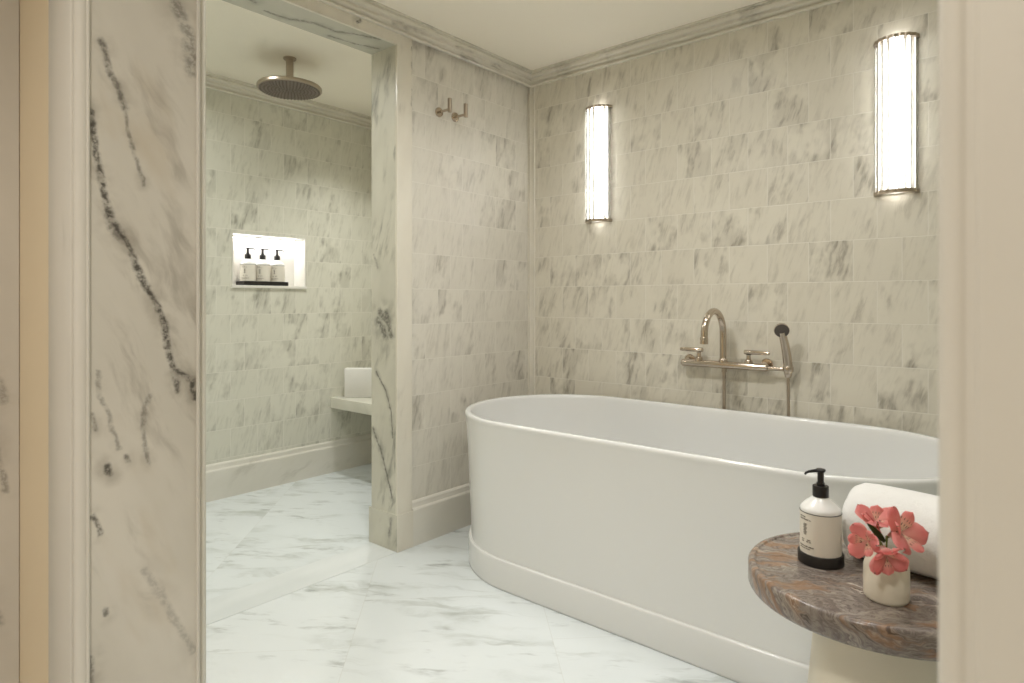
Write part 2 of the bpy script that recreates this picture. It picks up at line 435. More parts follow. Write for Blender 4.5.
# floors
struct('floor', boxbm(-2.4, XB+0.1, YS-1.2, YC+0.1, -0.1, 0.0), M_floor)
struct('trim_1', boxbm(XD1, OX1, 2.188, YA2, -0.02, 0.0015), M_thresh, 'pale marble threshold strip across the shower opening')
struct('ceiling', boxbm(-2.4, XB+0.1, YS-1.2, YC+0.1, H, H+0.1), M_ceil)
struct('wall_back', boxbm(XB, XB+0.1, YS-0.1, YC+0.1, 0, H), M_wallB)
# partition with the shower opening
bm = bmesh.new()
box(bm, OX1+0.02, XB, YA, YA2-0.0, 0, H); box(bm, XD1, OX0-0.02, YA, YA2, 0, H); box(bm, OX0-0.02, OX1+0.02, YA, YA2, OZ+0.02, H)
struct('wall_partition', bm, M_wallA)
# lining of the opening
struct('trim_2', boxbm(OX1, OX1+0.02, 2.2005, YA2+0.001, 0.0, OZ, bev=0.0015), M_pillar, 'veined marble lining on the end of the partition wall')
struct('trim_3', boxbm(OX0-0.02, OX1+0.02, 2.2005, YA2+0.001, OZ, OZ+0.02, bev=0.0015), M_lintel, 'marble soffit of the shower opening')
struct('trim_4', boxbm(OX0-0.02, OX0, 2.2005, YA2+0.001, 0.0, OZ, bev=0.0015), M_pillar)
# casing face
bm = bmesh.new()
box(bm, OX1, 1.886, 2.188, 2.200, 0.0, H-0.06, bev=0.0015); box(bm, OX0-0.09, OX0, 2.188, 2.200, 0.0, H-0.06, bev=0.0015)
box(bm, OX0, OX1, 2.188, 2.200, OZ, H-0.06)
struct('trim_5', bm, M_casing, 'flat marble casing around the shower opening')
bm = bmesh.new()
box(bm, OX1-0.003, 1.888, 2.183, 2.188, 0.0, 0.163, bev=0.0015)
struct('trim_14', bm, M_casing, 'marble foot block of the casing')
bm = bmesh.new(); box(bm, OX1-0.004, OX1, 2.186, YA2+0.014, 0.0, 0.163, bev=0.001)
struct('trim_6', bm, M_pillar, 'marble plinth block at the foot of the partition wall')
# shower wall with niche hole
NX0, NX1, NZ0, NZ1, ND = 1.724, 2.190, 1.188, 1.492, 0.12
bm = bmesh.new()
box(bm, XD1, NX0, YC, YC+0.13, 0, H); box(bm, NX1, XB, YC, YC+0.13, 0, H); box(bm, NX0, NX1, YC, YC+0.13, 0, NZ0); box(bm, NX0, NX1, YC, YC+0.13, NZ1, H)
struct('wall_shower', bm, M_wallC)
bm = bmesh.new(); e = 0.006
box(bm, NX0, NX1, YC+ND, YC+0.129, NZ0, NZ1)                         # back
box(bm, NX0, NX0+e, YC-0.004, YC+ND, NZ0, NZ1); box(bm, NX1-e, NX1, YC-0.004, YC+ND, NZ0, NZ1); box(bm, NX0+e, NX1-e, YC-0.004, YC+ND, NZ1-e, NZ1)
box(bm, NX0-0.004, NX1+0.004, YC-0.012, YC+ND, NZ0-0.010, NZ0+e, bev=0.002)
struct('trim_7', bm, M_niche, 'white marble lining of the lit shower niche')
# left side of shower and bathroom, doorway wall
bm = bmesh.new(); box(bm, XD0, XD1-0.001, YR+0.012, YC+0.1, 0, H)
struct('wall_left', bm, M_cream)
struct('wall_right', boxbm(XD0+0.001, XD1, YS-0.6, 0.0336-0.006, 0, H), M_jamb)
struct('wall_end', boxbm(XD1, XB, YS-0.1, YS, 0, H), M_wallC)
struct('wall_shower_left', boxbm(XD1-0.001, 0.56, YA2, YC, 0, H), M_wallC)
# doorway lining slab, its beads, and the casing towards the camera
struct('door_1', boxbm(XD0, XD1, YR, YR+0.012, 0, H, bev=0.0008), M_slab, 'large dark-veined marble slab lining the doorway')
bm = bmesh.new()
tube(bm, [(XD1+0.0045, YR+0.0055, 0.0), (XD1+0.0045, YR+0.0055, H)], 0.0055, 16); box(bm, XD1+0.0005, XD1+0.012, YR+0.006, YR+0.10, 0, H)
struct('trim_8', bm, M_trim, smooth=True)
bm = bmesh.new()
box(bm, 0.275, XD0, 1.034, 1.140, 0, H, bev=0.002)
tube(bm, [(0.2865, 1.026, 0), (0.2865, 1.026, H)], 0.010, 20)
tube(bm, [(0.2912, 1.0165, 0), (0.2912, 1.0165, H)], 0.0022, 12)
tube(bm, [(0.4395, 1.0155, 0), (0.4395, 1.0155, H)], 0.0028, 12)
struct('trim_9', bm, slab('near_casing_marble', 'yz', lin(206, 201, 190), lin(214, 209, 199), lin(150, 142, 128), lean=6, strength=0.5, seed=91.0, fa=30, fl=2.0), 'marble casing moulding of the doorway, left', smooth=True)
# right near jamb with bead
bm = bmesh.new()
tube(bm, [(0.2965, 0.0275, 0), (0.2965, 0.0275, H)], 0.0062, 20)
box(bm, 0.288, 0.296, -0.20, 0.0212, 0, H, bev=0.001)
struct('trim_10', bm, M_jamb, 'blurred marble jamb of the doorway, right', smooth=True)
# side room in front of the doorway, where the camera stands
struct('wall_vanity_left', boxbm(-2.4, XD0-0.001, 1.372, 1.52, 0, H), slab('vanity_wall_marble', 'xz', lin(198, 192, 182), lin(207, 201, 191), lin(140, 132, 120), [([(0.235,1.02),(0.262,0.96),(0.268,0.93)], 0.006, 0.4), ([(0.245,0.90),(0.258,0.86),(0.262,0.82),(0.270,0.78)], 0.005, 0.5), ([(0.240,0.62),(0.262,0.55)], 0.006, 0.4)], lean=-20, strength=0.3, seed=17.0))
struct('wall_vanity_back', boxbm(-2.4, -2.3, YS-0.6, 1.372, 0, H), M_cream)
struct('wall_vanity_right', boxbm(-2.3, XD0, YS-0.6, YS-0.5, 0, H), M_cream)

# crown and baseboard mouldings
CP = [(0, H), (0.042, H), (0.042, H-0.009), (0.034, H-0.010), (0.034, H-0.014), (0.037, H-0.020), (0.034, H-0.030), (0.027, H-0.034), (0.019, H-0.035), (0.019, H-0.041), (0.021, H-0.047), (0.016, H-0.053), (0.006, H-0.058), (0.006, H-0.062), (0.015, H-0.064), (0.017, H-0.070), (0.014, H-0.075), (0, H-0.075)]
cr = struct('trim_11', sweep([(XD1, 2.188), (XB, 2.188), (XB, YS)], CP, side=-1), M_crown, 'veined marble crown moulding of the bathroom', smooth=True, ang=25)
cr.data.materials.append(M_crown_x)
for p in cr.data.polygons:
    if p.center[0] < XB - 0.06: p.material_index = 1
struct('trim_12', sweep([(0.56, YC), (XB, YC), (XB, YA2)], CP, side=-1), M_trim, 'marble crown moulding of the shower', smooth=True, ang=25)
BP = [(0, 0), (0.021, 0), (0.021, 0.160), (0.018, 0.166), (0.013, 0.169), (0.011, 0.174), (0.010, 0.190), (0.006, 0.197), (0.0, 0.200)]
struct('baseboard_back', sweep([(1.888, YA), (XB, YA), (XB, YS)], BP, side=-1), M_base, smooth=True, ang=25)
struct('baseboard_shower', sweep([(0.56, YC), (XB, YC), (XB, YA2)], BP, side=-1), M_base, smooth=True, ang=25)
# vertical bead in the tiled corner and pencil frame along the crown
bm = bmesh.new(); tube(bm, [(XB-0.001, 2.186, 0.2), (XB-0.001, 2.186, H-0.07)], 0.0065, 16); tube(bm, [(XB-0.001, 2.160, 0.2), (XB-0.001, 2.160, H-0.07)], 0.0045, 12)
box(bm, XB-0.004, XB, 2.160, 2.205, 0.2, H-0.07)
struct('trim_13', bm, M_trimy, smooth=True)

# ------------------------------------------------------------------ bathtub
TCX, YC0, YC1 = 2.235, 0.560, 1.594
def stadium(r, z, dy=0.0, n=40):
    pts = []
    for k in range(n+1):
        a = PI*k/n; pts.append((TCX + r*math.cos(a), YC1 - dy + r*math.sin(a), z))
    for k in range(1, 24):
        pts.append((TCX - r, YC1 - dy + (YC0 + dy - (YC1 - dy))*k/24, z))
    for k in range(n+1):
        a = PI + PI*k/n; pts.append((TCX + r*math.cos(a), YC0 + dy + r*math.sin(a), z))
    for k in range(1, 24):
        pts.append((TCX + r, YC0 + dy + (YC1 - YC0 - 2*dy)*k/24, z))
    return pts
tub = thing('bathtub', 'large white freestanding oval bathtub below the wall lights', 'bathtub', (0, 0, 0))
bm = bmesh.new()
rings = [(0.380,0.010,0),(0.404,0.012,0),(0.4055,0.10,0),(0.408,0.2,0),(0.413,0.32,0),(0.418,0.44,0),(0.4240,0.54,0),(0.4275,0.59,0),(0.4295,0.612,0),(0.4310,0.620,0),(0.4322,0.626,0),(0.4322,0.632,0),(0.430,0.637,0),(0.426,0.640,0),
         (0.415,0.640,0),(0.409,0.637,0),(0.405,0.631,0),(0.403,0.62,0),(0.397,0.55,0.01),(0.388,0.44,0.04),(0.372,0.30,0.09),(0.355,0.20,0.13),(0.330,0.14,0.16),(0.290,0.112,0.18),(0.22,0.102,0.20),(0.10,0.098,0.22),(0.02,0.096,0.22)]
loft(bm, [stadium(r, z, dy) for r, z, dy in rings])
finish('tub_shell', bm, M_tub, tub, ang=60)
bm = bmesh.new()
rings = [(0.380,0.0),(0.413,0.0),(0.4165,0.003),(0.4175,0.012),(0.4180,0.106),(0.4174,0.1105),(0.4158,0.1135),(0.4130,0.1148),(0.408,0.1150),(0.400,0.1150)]
loft(bm, [stadium(r, z) for r, z in rings], cap0=True, cap1=False)
finish('plinth', bm, M_tub, tub, ang=60)
bm = bmesh.new(); lathe(bm, [(0, 0), (0.03, 0), (0.033, 0.003), (0.030, 0.006), (0.012, 0.007), (0, 0.010)], 32, (TCX, 1.05, 0.0975))
finish('drain', bm, M_nickel, tub)

# ------------------------------------------------------------------ side table
TX, TY, TZ = 1.325, 0.250, 0.600
tb = thing('side_table', 'round side table with grey-brown veined marble top beside the tub', 'side table', (TX, TY, 0))
bm = bmesh.new(); R_ = 0.2175
lathe(bm, [(0, TZ-0.045), (R_-0.008, TZ-0.045), (R_-0.003, TZ-0.043), (R_, TZ-0.038), (R_, TZ-0.005), (R_-0.003, TZ-0.001), (R_-0.006, TZ), (R_-0.012, TZ), (R_-0.014, TZ-0.0025), (R_-0.018, TZ-0.003), (0, TZ-0.003)], 96)
finish('tabletop', bm, M_table, tb, ang=50)
bm = bmesh.new()
lathe(bm, [(0, 0), (0.150, 0), (0.155, 0.006), (0.154, 0.03), (0.140, 0.12), (0.124, 0.24), (0.110, 0.38), (0.101, 0.48), (0.0985, 0.53), (0.0985, TZ-0.0451), (0, TZ-0.0451)], 64)
finish('pedestal', bm, M_pedestal, tb, ang=50)
TT = TZ - 0.003

# ------------------------------------------------------------------ pump bottle
def arc_mark(bm, r, a0, a1, z0, z1, t=0.0004):
    n = max(1, int(abs(a1-a0)/0.06))
    ra = [[(rr*math.cos(a0+(a1-a0)*k/n), rr*math.sin(a0+(a1-a0)*k/n), z) for rr, z in ((r-t, z0), (r+t, z0), (r+t, z1), (r-t, z1))] for k in range(n+1)]
    loft(bm, ra)
def make_bottle(name, label, loc, rotz, group, nozzle_rel):
    """label faces local +X"""
    t = thing(name, label, 'soap bottle', loc, rotz, group)
    R = 0.0410
    bm = bmesh.new()
    lathe(bm, [(0, 0), (R-0.003, 0), (R-0.0005, 0.002), (R, 0.006), (R, 0.102), (R-0.0005, 0.1055), (R-0.003, 0.109), (0.030, 0.1165), (0.022, 0.1225), (0.0175, 0.1265), (0.0155, 0.1275), (0.0155, 0.129), (0, 0.129)], 64)
    body = finish('bottle_body', bm, M_bottle, t, ang=50)
    bm = bmesh.new(); lathe(bm, [(R-0.001, 0.016), (R+0.0005, 0.016), (R+0.0005, 0.0985), (R-0.001, 0.0985)], 64)
    lb = finish('paper_label', bm, M_label, t)
    bm = bmesh.new()
    for z in (0.0150, 0.0985):
        bm = bmesh.new(); lathe(bm, [(R-0.001, z), (R+0.0010, z), (R+0.0010, z+0.0012), (R-0.001, z+0.0012)], 64)
        finish('black_band', bm, M_black, lb)
    rnd = random.Random(5); bm = bmesh.new()
    def line(z, h, a0, a1):
        a = a0
        while a < a1:
            w = rnd.uniform(0.018, 0.035)
            arc_mark(bm, R+0.0008, a, a+w, z, z+h*rnd.choice((1, 1, 0.7)))
            a += w + (0.012 if rnd.random() < 0.8 else 0.05)
    line(0.0895, 0.0022, -0.42, -0.02); line(0.0845, 0.0022, -0.42, 0.33)
    for i in range(9): arc_mark(bm, R+0.0008, -0.12-0.03*(i % 2), 0.02+0.03*(i % 3), 0.055+i*0.0026, 0.0565+i*0.0026)
    line(0.0440, 0.0018, -0.28, -0.1); line(0.0405, 0.0018, 0.05, 0.30); line(0.0440, 0.0018, 0.1, 0.25); line(0.0400, 0.0018, -0.25, -0.12)
    line(0.0300, 0.0026, -0.46, 0.42); line(0.0262, 0.0014, -0.46, 0.3)
    finish('label_print', bm, M_print, lb, smooth=False)
    bm = bmesh.new()
    lathe(bm, [(0, 0.1285), (0.0158, 0.1285), (0.0163, 0.1295), (0.0163, 0.150), (0.0155, 0.151), (0.0085, 0.1515), (0.0085, 0.157), (0, 0.157)], 40)
    col = finish('pump_collar', bm, M_black, t, ang=40)
    bm = bmesh.new()
    lathe(bm, [(0, 0.156), (0.0066, 0.156), (0.0066, 0.178), (0.009, 0.1795), (0.010, 0.181), (0.010, 0.1838), (0.0085, 0.1850), (0, 0.1855)], 32)
    ca, sa = math.cos(nozzle_rel), math.sin(nozzle_rel)
    tube(bm, [(0.002*ca, 0.002*sa, 0.1815), (0.018*ca, 0.018*sa, 0.1815), (0.028*ca, 0.028*sa, 0.1805), (0.034*ca, 0.034*sa, 0.1785), (0.037*ca, 0.037*sa, 0.1750)], [0.0035, 0.0032, 0.0028, 0.0025, 0.0022], 12)
    finish('pump_head', bm, M_black, t, ang=40)
    return t
BA = math.radians(150)
bot = make_bottle('soap_bottle', 'white pump bottle with black pump standing on the round side table', (1.324, 0.341, TT+0.0055), BA, None, math.radians(138)-BA)
bm = bmesh.new(); lathe(bm, [(0, 0), (0.0445, 0), (0.046, 0.0015), (0.046, 0.0205), (0.0450, 0.022), (0.0435, 0.022), (0.0430, 0.0205), (0.0430, 0.006), (0, 0.006)], 64)
o = finish('bottle_holder', bm, M_black, None, ang=40); o.location = (1.324, 0.341, TT); o.scale = (0.89, 0.89, 0.94)
tag(o, 'round black holder cupping the base of the bottle on the table', 'bottle holder')

# niche bottles in their tray
NY = YC + 0.052
tr = bmesh.new(); box(tr, -0.139, 0.139, -0.050, 0.050, 0, 0.006, bev=0.001)
for a in ((-0.139, 0.139, -0.050, -0.0475), (-0.139, 0.139, 0.0475, 0.050), (-0.139, -0.1365, -0.0475, 0.0475), (0.1365, 0.139, -0.0475, 0.0475)): box(tr, *a, 0.005, 0.024)
o = finish('bottle_tray', tr, M_black, None, smooth=False); o.location = (1.936, NY, NZ0+0.006)
tag(o, 'long black tray holding three bottles in the lit niche', 'tray')
LB = math.radians(222)
bot.scale = (0.89, 0.89, 0.94)
nb = make_bottle('soap_bottle', 'leftmost of the three pump bottles in the shower niche', (1.844, NY, NZ0+0.0125), LB, 'pump bottles in the shower niche', math.radians(-20)-LB)
nb.scale = (1.06, 1.06, 1.17)
for x, w in ((1.936, 'middle one'), (2.029, 'rightmost')):
    dup(nb, (x, NY, NZ0+0.0125), LB, f'{w} of the three pump bottles in the shower niche')

# niche light
nl = thing('niche_light', 'slim bright light strip along the top of the shower niche', 'light', ((NX0+NX1)/2, YC+0.10, NZ1-0.007))
finish('housing', boxbm(-0.215, 0.215, -0.010, 0.010, -0.008, 0.0), M_nickel_s, nl, smooth=False)
finish('lens', boxbm(-0.212, 0.212, -0.008, 0.008, -0.0105, -0.0078), M_strip, nl, smooth=False)

# ------------------------------------------------------------------ towels
def towel_roll():
    n = 72; L = 0.34; R = 0.074; rings = []
    S = [(0, 0.30), (0.002, 0.62), (0.010, 0.86), (0.024, 0.97), (0.045, 1.0), (0.10, 1.01), (0.17, 1.0), (0.24, 1.01), (0.295, 1.0), (0.316, 0.97), (0.330, 0.86), (0.338, 0.62), (0.340, 0.30)]
    bm = bmesh.new()
    for s, k in S:
        ring = []
        for j in range(n):
            a = 2*PI*j/n
            r = R*k*(1 + 0.010*mnoise.noise(Vector((math.cos(a)*1.6, math.sin(a)*1.6, s*18))))
            fl = 0.055*R*max(0, 1 - abs((a - 5.6))/0.5)*k       # loose end of the cloth
            x = (r+fl)*math.cos(a)*1.02; z = (r+fl)*math.sin(a)*0.98
            if z < -R*0.93: z = -R*0.93
            ring.append((x, s, z))
        rings.append(ring)
    loft(bm, rings)
    # spiral end turns
    for y0, sg in ((0.0, -1), (0.340, 1)):
        pts = []
        for k in range(90):
            a = k*0.28; rr = 0.006 + 0.0135*a/(2*PI)*0.8
            if rr > 0.05: break
            pts.append((rr*math.cos(a), y0 + (0.000 if rr < 0.02 else -sg*0.35*max(0, rr-0.02)**1.3), rr*math.sin(a)*0.96))
        tube(bm, pts, 0.0042, 8)
    return bm
o = finish('rolled_towel', towel_roll(), M_towel, None, ang=80)
o.location = (1.425, 0.311, TT+0.074*0.93+0.0005); o.rotation_euler = (0, 0, PI + math.radians(-9))
tag(o, 'rolled white terry towel lying on the round side table', 'towel')

def folded_towel():
    bm = bmesh.new(); W, D, Hh = 0.21, 0.070, 0.187; n = 4
    for k in range(n):                       # folds standing on edge, one behind another
        d0 = D*k/n; d1 = D*(k+1)/n - 0.001; r = (d1-d0)/2; cy = (d0+d1)/2
        ring = [(cy + r*math.cos(a), Hh - r - 0.002*(k % 2) + r*math.sin(a)) for a in [PI*i/10 for i in range(11)]]
        ring = [(d1, 0.004), (d1-0.004, 0.0)][::-1] + ring
        prof = [(d0+0.004, 0.0), (d1-0.004, 0.0), (d1, 0.004)] + [(cy + r*math.cos(a), Hh - r - 0.002*(k % 2) + r*math.sin(a)) for a in [PI*i/10 for i in range(11)]] + [(d0, 0.004)]
        xs = [0.0, 0.002, 0.006, 0.015] + [0.015 + (W-0.03)*i/8 for i in range(1, 9)] + [W-0.006, W-0.002, W]
        rings = []
        for x in xs:
            e_ = min(x, W-x); s = 1 - 0.14*max(0, 1 - e_/0.008)**2
            rings.append([(x, cy + (y-cy)*s, Hh/2 + (z-Hh/2)*(1-(1-s)*0.15) if z > 0.01 else z) for y, z in prof])
        loft(bm, rings)
    return bm
o = finish('folded_towel', folded_towel(), M_towel, None, ang=60)
o.location = (2.419, 3.467, 0.4832); o.rotation_euler = (0, 0, math.radians(-49.7))
tag(o, 'folded white towel standing on the shower bench', 'towel')

# ------------------------------------------------------------------ bench
bn = finish('shower_bench', boxbm(2.370, XB, YA2+0.001, YC, 0.414, 0.483, bev=0.003), M_bench)
tag(bn, 'white marble bench slab spanning the end of the shower', 'bench')

# ------------------------------------------------------------------ vase and flowers
VX, VY = 1.232, 0.214
bm = bmesh.new()
lathe(bm, [(0, 0), (0.030, 0), (0.0325, 0.002), (0.0343, 0.007), (0.0347, 0.03), (0.0343, 0.054), (0.0325, 0.062), (0.0295, 0.068), (0.0245, 0.0725), (0.0215, 0.0755), (0.0208, 0.0785), (0.0190, 0.0790), (0.0180, 0.077), (0.0180, 0.064), (0.028, 0.055), (0.031, 0.02), (0, 0.008)], 56)
o = finish('bud_vase', bm, M_vase, None, ang=50); o.location = (VX, VY, TT)
tag(o, 'small cream ceramic bud vase holding pink flowers on the table', 'vase')

def petal_mat():
    g = G('pink_petal', 0.5, 0.3)
    a = g.n('ShaderNodeAttribute'); a.attribute_name = 'pt'; S = g.sep(a.outputs['Vector'])
    t = S[0]; w = S[1]
    nz = g.noise(g.pos(), 90, 4)
    c = g.mix(g.ss(t, 0.0, 0.55), lin(246, 224, 204), lin(240, 168, 160))
    c = g.mix(g.ss(g.m_('ADD', t, g.m_('MULTIPLY', nz, 0.3)), 0.6, 1.1, 0, 0.8), c, lin(232, 138, 136))
    edge = g.ss(g.m_('ABSOLUTE', w), 0.5, 1.0, 0, 0.5)
    c = g.mix(edge, c, lin(242, 176, 168))
    tip = g.m_('MULTIPLY', g.ss(t, 0.93, 0.99), g.ss(g.m_('ABSOLUTE', w), 0.12, 0.35, 1, 0))
    c = g.mix(g.m_('MULTIPLY', tip, 0.8), c, lin(92, 84, 40))
    g.base(c)
    g.b.inputs['Subsurface Weight'].default_value = 0.15; g.b.inputs['Subsurface Scale'].default_value = 0.004
    g.m_streak = None
    return g.m
def streak_petal_mat():
    g = G('striped_inner_petal', 0.5, 0.3)
    a = g.n('ShaderNodeAttribute'); a.attribute_name = 'pt'; S = g.sep(a.outputs['Vector'])
    t = S[0]; w = S[1]
    c = g.mix(g.ss(t, 0.45, 0.9), lin(246, 222, 198), lin(238, 156, 150))
    s1 = g.ss(g.m_('SINE', g.m_('MULTIPLY', w, 16)), 0.55, 0.9)
    s2 = g.ss(g.m_('SINE', g.m_('MULTIPLY', t, 38)), -0.3, 0.4)
    rng = g.m_('MULTIPLY', g.ss(t, 0.25, 0.35), g.ss(t, 0.65, 0.8, 1, 0))
    f = g.m_('MULTIPLY', g.m_('MULTIPLY', s1, s2), rng)
    c = g.mix(g.m_('MULTIPLY', f, 0.85), c, lin(84, 26, 30))
    g.base(c); return g.m
M_petal, M_petal2 = petal_mat(), streak_petal_mat()
M_green = simple('green_leaf', lin(62, 84, 34), 0.45)
M_stem = simple('green_stem', lin(110, 128, 62), 0.5)
M_bud = simple('pink_style', lin(224, 120, 122), 0.5)
M_anther = simple('dark_anther', lin(70, 48, 40), 0.7)

def petal_bm(L, W, open_, curl, obov=0.68, fold=0.0):
    """petal along +Z from origin, opening toward +X"""
    bm = bmesh.new(); nu, nv = 14, 8
    lay = bm.verts.layers.float_vector.new('pt')
    grid = []
    for i in range(nu+1):
        t = i/nu
        w = W*(0.10 + 1.12*t**obov*math.sqrt(max(0.0, 1-t**4.0)))
        ang = open_*(1 - math.exp(-3*t)) + curl*t*t
        if i == 0: p = Vector((0, 0, 0)); 
        else:
            am = open_*(1 - math.exp(-3*(t-0.5/nu))) + curl*(t-0.5/nu)**2
            p = p + Vector((math.sin(am), 0, math.cos(am)))*(L/nu)
        row = []
        nrm = Vector((math.cos(ang), 0, -math.sin(ang)))
        for j in range(nv+1):
            s = -1 + 2*j/nv
            q = p + Vector((0, 1, 0))*w*0.5*s - nrm*(0.16*W*(1-s*s))*(1-fold) + nrm*(0.02*W*math.sin(9*s+4*t))*t
            v = bm.verts.new(q); v[lay] = (t, s, 0); row.append(v)
        grid.append(row)
    for a, b in zip(grid, grid[1:]):
        for j in range(nv): bm.faces.new((a[j], a[j+1], b[j+1], b[j]))
    bmesh.ops.solidify(bm, geom=bm.faces[:], thickness=0.0006)
    return bm

sprig = thing('alstroemeria_sprig', 'pink alstroemeria blooms standing in the cream bud vase', 'flower', (VX, VY, TT))
# camera-side directions on the table top: s = across (towards +X-Y), f = away
def place(bm, M): bmesh.ops.transform(bm, matrix=M, verts=bm.verts[:]); return bm
def frame(pos, d, roll=0.0):
    d = Vector(d).normalized(); q = d.to_track_quat('Z', 'X')
    return Matrix.Translation(pos) @ q.to_matrix().to_4x4() @ Matrix.Rotation(roll, 4, 'Z')
SX = Vector((0.647, -0.762, 0)); FW = Vector((0.762, 0.647, 0)); UP = Vector((0, 0, 1))
def bloom(c, d, L, W, opens, roll, seed):
    rnd = random.Random(seed)
    c = Vector(c); M = frame(c, d, roll)
    bm = bmesh.new()
    base = Vector((0, 0, 0.078))
    dd = Vector(d).normalized()
    back = c - dd*0.006
    tube(bm, [Vector((0, 0, 0.03)), base, base.lerp(back, 0.5)+Vector((0, 0, 0.002)), back - dd*0.001, c], [0.0016, 0.0015, 0.0014, 0.0024, 0.0034], 10)
    fl = finish('floret', bm, M_stem, sprig)
    for k in range(6):
        outer = k % 2 == 0
        b = petal_bm(L*(1.0 if outer else 0.93)*rnd.uniform(0.94, 1.06), W*(1.0 if outer else 0.66), opens*(1 if outer else 0.82)*rnd.uniform(0.9, 1.1), rnd.uniform(0.0, 0.5), 0.8 if outer else 0.9)
        place(b, M @ Matrix.Rotation(2*PI*k/6 + rnd.uniform(-.12, .12), 4, 'Z'))
        finish('petal', b, M_petal if outer else M_petal2, fl, ang=80)
    bm = bmesh.new(); ba = bmesh.new()
    for k in range(5):
        a = k*1.256 + roll; o_ = 0.35
        p = [M @ Vector((math.cos(a)*0.001, math.sin(a)*0.001, 0)), M @ Vector((math.cos(a)*0.003, math.sin(a)*0.003, 0.010)), M @ Vector((math.cos(a)*0.007+0.002, math.sin(a)*0.007, 0.020))]
        tube(bm, p, 0.0004, 6)
        tube(ba, [p[2], p[2] + (p[2]-p[1]).normalized()*0.0015, p[2] + (p[2]-p[1]).normalized()*0.003], [0.0006, 0.0011, 0.0005], 8)
    st = finish('stamen', bm, M_bud, fl); finish('anther', ba, M_anther, st)
C0 = Vector((0, 0, 0.092)) - SX*0.018 + UP*0.009
bloom(C0 + SX*0.016 + UP*0.010 - FW*0.014, -FW*0.75 + UP*0.55 + SX*0.35, 0.058, 0.045, 1.2, 0.2, 3)
bloom(C0 + SX*0.002 + UP*0.012 + FW*0.006, -FW*0.35 + UP*0.95 - SX*0.10, 0.048, 0.042, 1.0, 0.9, 11)
bloom(C0 - SX*0.016 + UP*0.004 - FW*0.016, -SX*0.80 - FW*0.60 + UP*0.10, 0.044, 0.032, 1.0, 0.5, 5)
bloom(C0 - SX*0.008 - UP*0.002 - FW*0.030, -FW*0.88 - UP*0.40 - SX*0.10, 0.050, 0.040, 0.95, 0.1, 8)
# leaf blade and long style
def blade(p0, p1, w, up):
    bm = bmesh.new(); p0 = Vector(p0); p1 = Vector(p1); d = p1-p0; side = d.cross(Vector(up)).normalized(); n = 12; g_ = []
    for i in range(n+1):
        t = i/n; ww = w*math.sin(PI*(0.08+0.90*t))**0.7; c = p0 + d*t + Vector(up)*0.004*math.sin(PI*t)
        g_.append([bm.verts.new(c + side*ww*0.5*s + Vector(up)*(-0.0015*(1-abs(s)))) for s in (-1, -0.5, 0, 0.5, 1)])
    for a, b in zip(g_, g_[1:]):
        for j in range(4): bm.faces.new((a[j], a[j+1], b[j+1], b[j]))
    bmesh.ops.solidify(bm, geom=bm.faces[:], thickness=0.0007)
    return bm
finish('leaf', blade(C0 + SX*0.001 - FW*0.026 + UP*0.004, C0 - SX*0.030 - FW*0.028 + UP*0.036, 0.010, -FW), M_green, sprig, ang=60)
bm = bmesh.new(); tube(bm, [C0 - SX*0.004 - FW*0.022 + UP*0.018, C0 - SX*0.016 - FW*0.026 + UP*0.036, C0 - SX*0.031 - FW*0.026 + UP*0.054], [0.0012, 0.0012, 0.0010], 8)
finish('style', bm, M_bud, sprig)

# ------------------------------------------------------------------ wall sconces (outward is -X)
def make_sconce(loc, label):
    t = thing('wall_sconce', label, 'wall light', loc, 0, 'glass rod wall sconces')
    Hs, R = 0.580, 0.063
    finish('backplate', boxbm(-0.010, 0.0, -0.056, 0.056, 0.002, Hs-0.002, bev=0.001), M_reflect, t)
    bm = bmesh.new(); n = 24
    ring = [(-0.012 - 0.026*math.sin(PI*k/n)*1.1, 0.020*math.cos(PI*k/n)) for k in range(n+1)]
    loft(bm, [[(x, y, z) for x, y in ring] for z in (0.012, Hs-0.012)])
    finish('diffuser', bm, M_glow, t, ang=40)
    N = 9
    for k in range(N):
        a = PI*(k+0.5)/N
        bm = bmesh.new(); rod(bm, (-0.004 - R*math.sin(a), R*math.cos(a), 0.006), (-0.004 - R*math.sin(a), R*math.cos(a), Hs-0.014), 0.0095, 24)
        finish('glass_rod', bm, M_glass, t)
    for z0, z1 in ((-0.002, 0.011), (Hs-0.018, Hs-0.006)):
        bm = bmesh.new(); rs = []; m = 120
        for k in range(m+1):
            a = PI*k/m; ro = R + 0.0085 + 0.0040*abs(math.sin(N*a)); ri = 0.051
            c, q = math.cos(a), -math.sin(a)
            rs.append([(ri*q, ri*c, z0), (ro*q, ro*c, z0), (ro*q, ro*c, z1), (ri*q, ri*c, z1)])
        loft(bm, rs)
        finish('end_cap', bm, M_nickel_s, t, ang=30)
    return t
s0 = make_sconce((XB, 1.738, 1.500), 'fluted glass wall light nearer the corner and the robe hooks')
dup(s0, (XB, 0.441, 1.500), None, 'fluted glass wall light above the hand shower end, close to the doorway jamb')

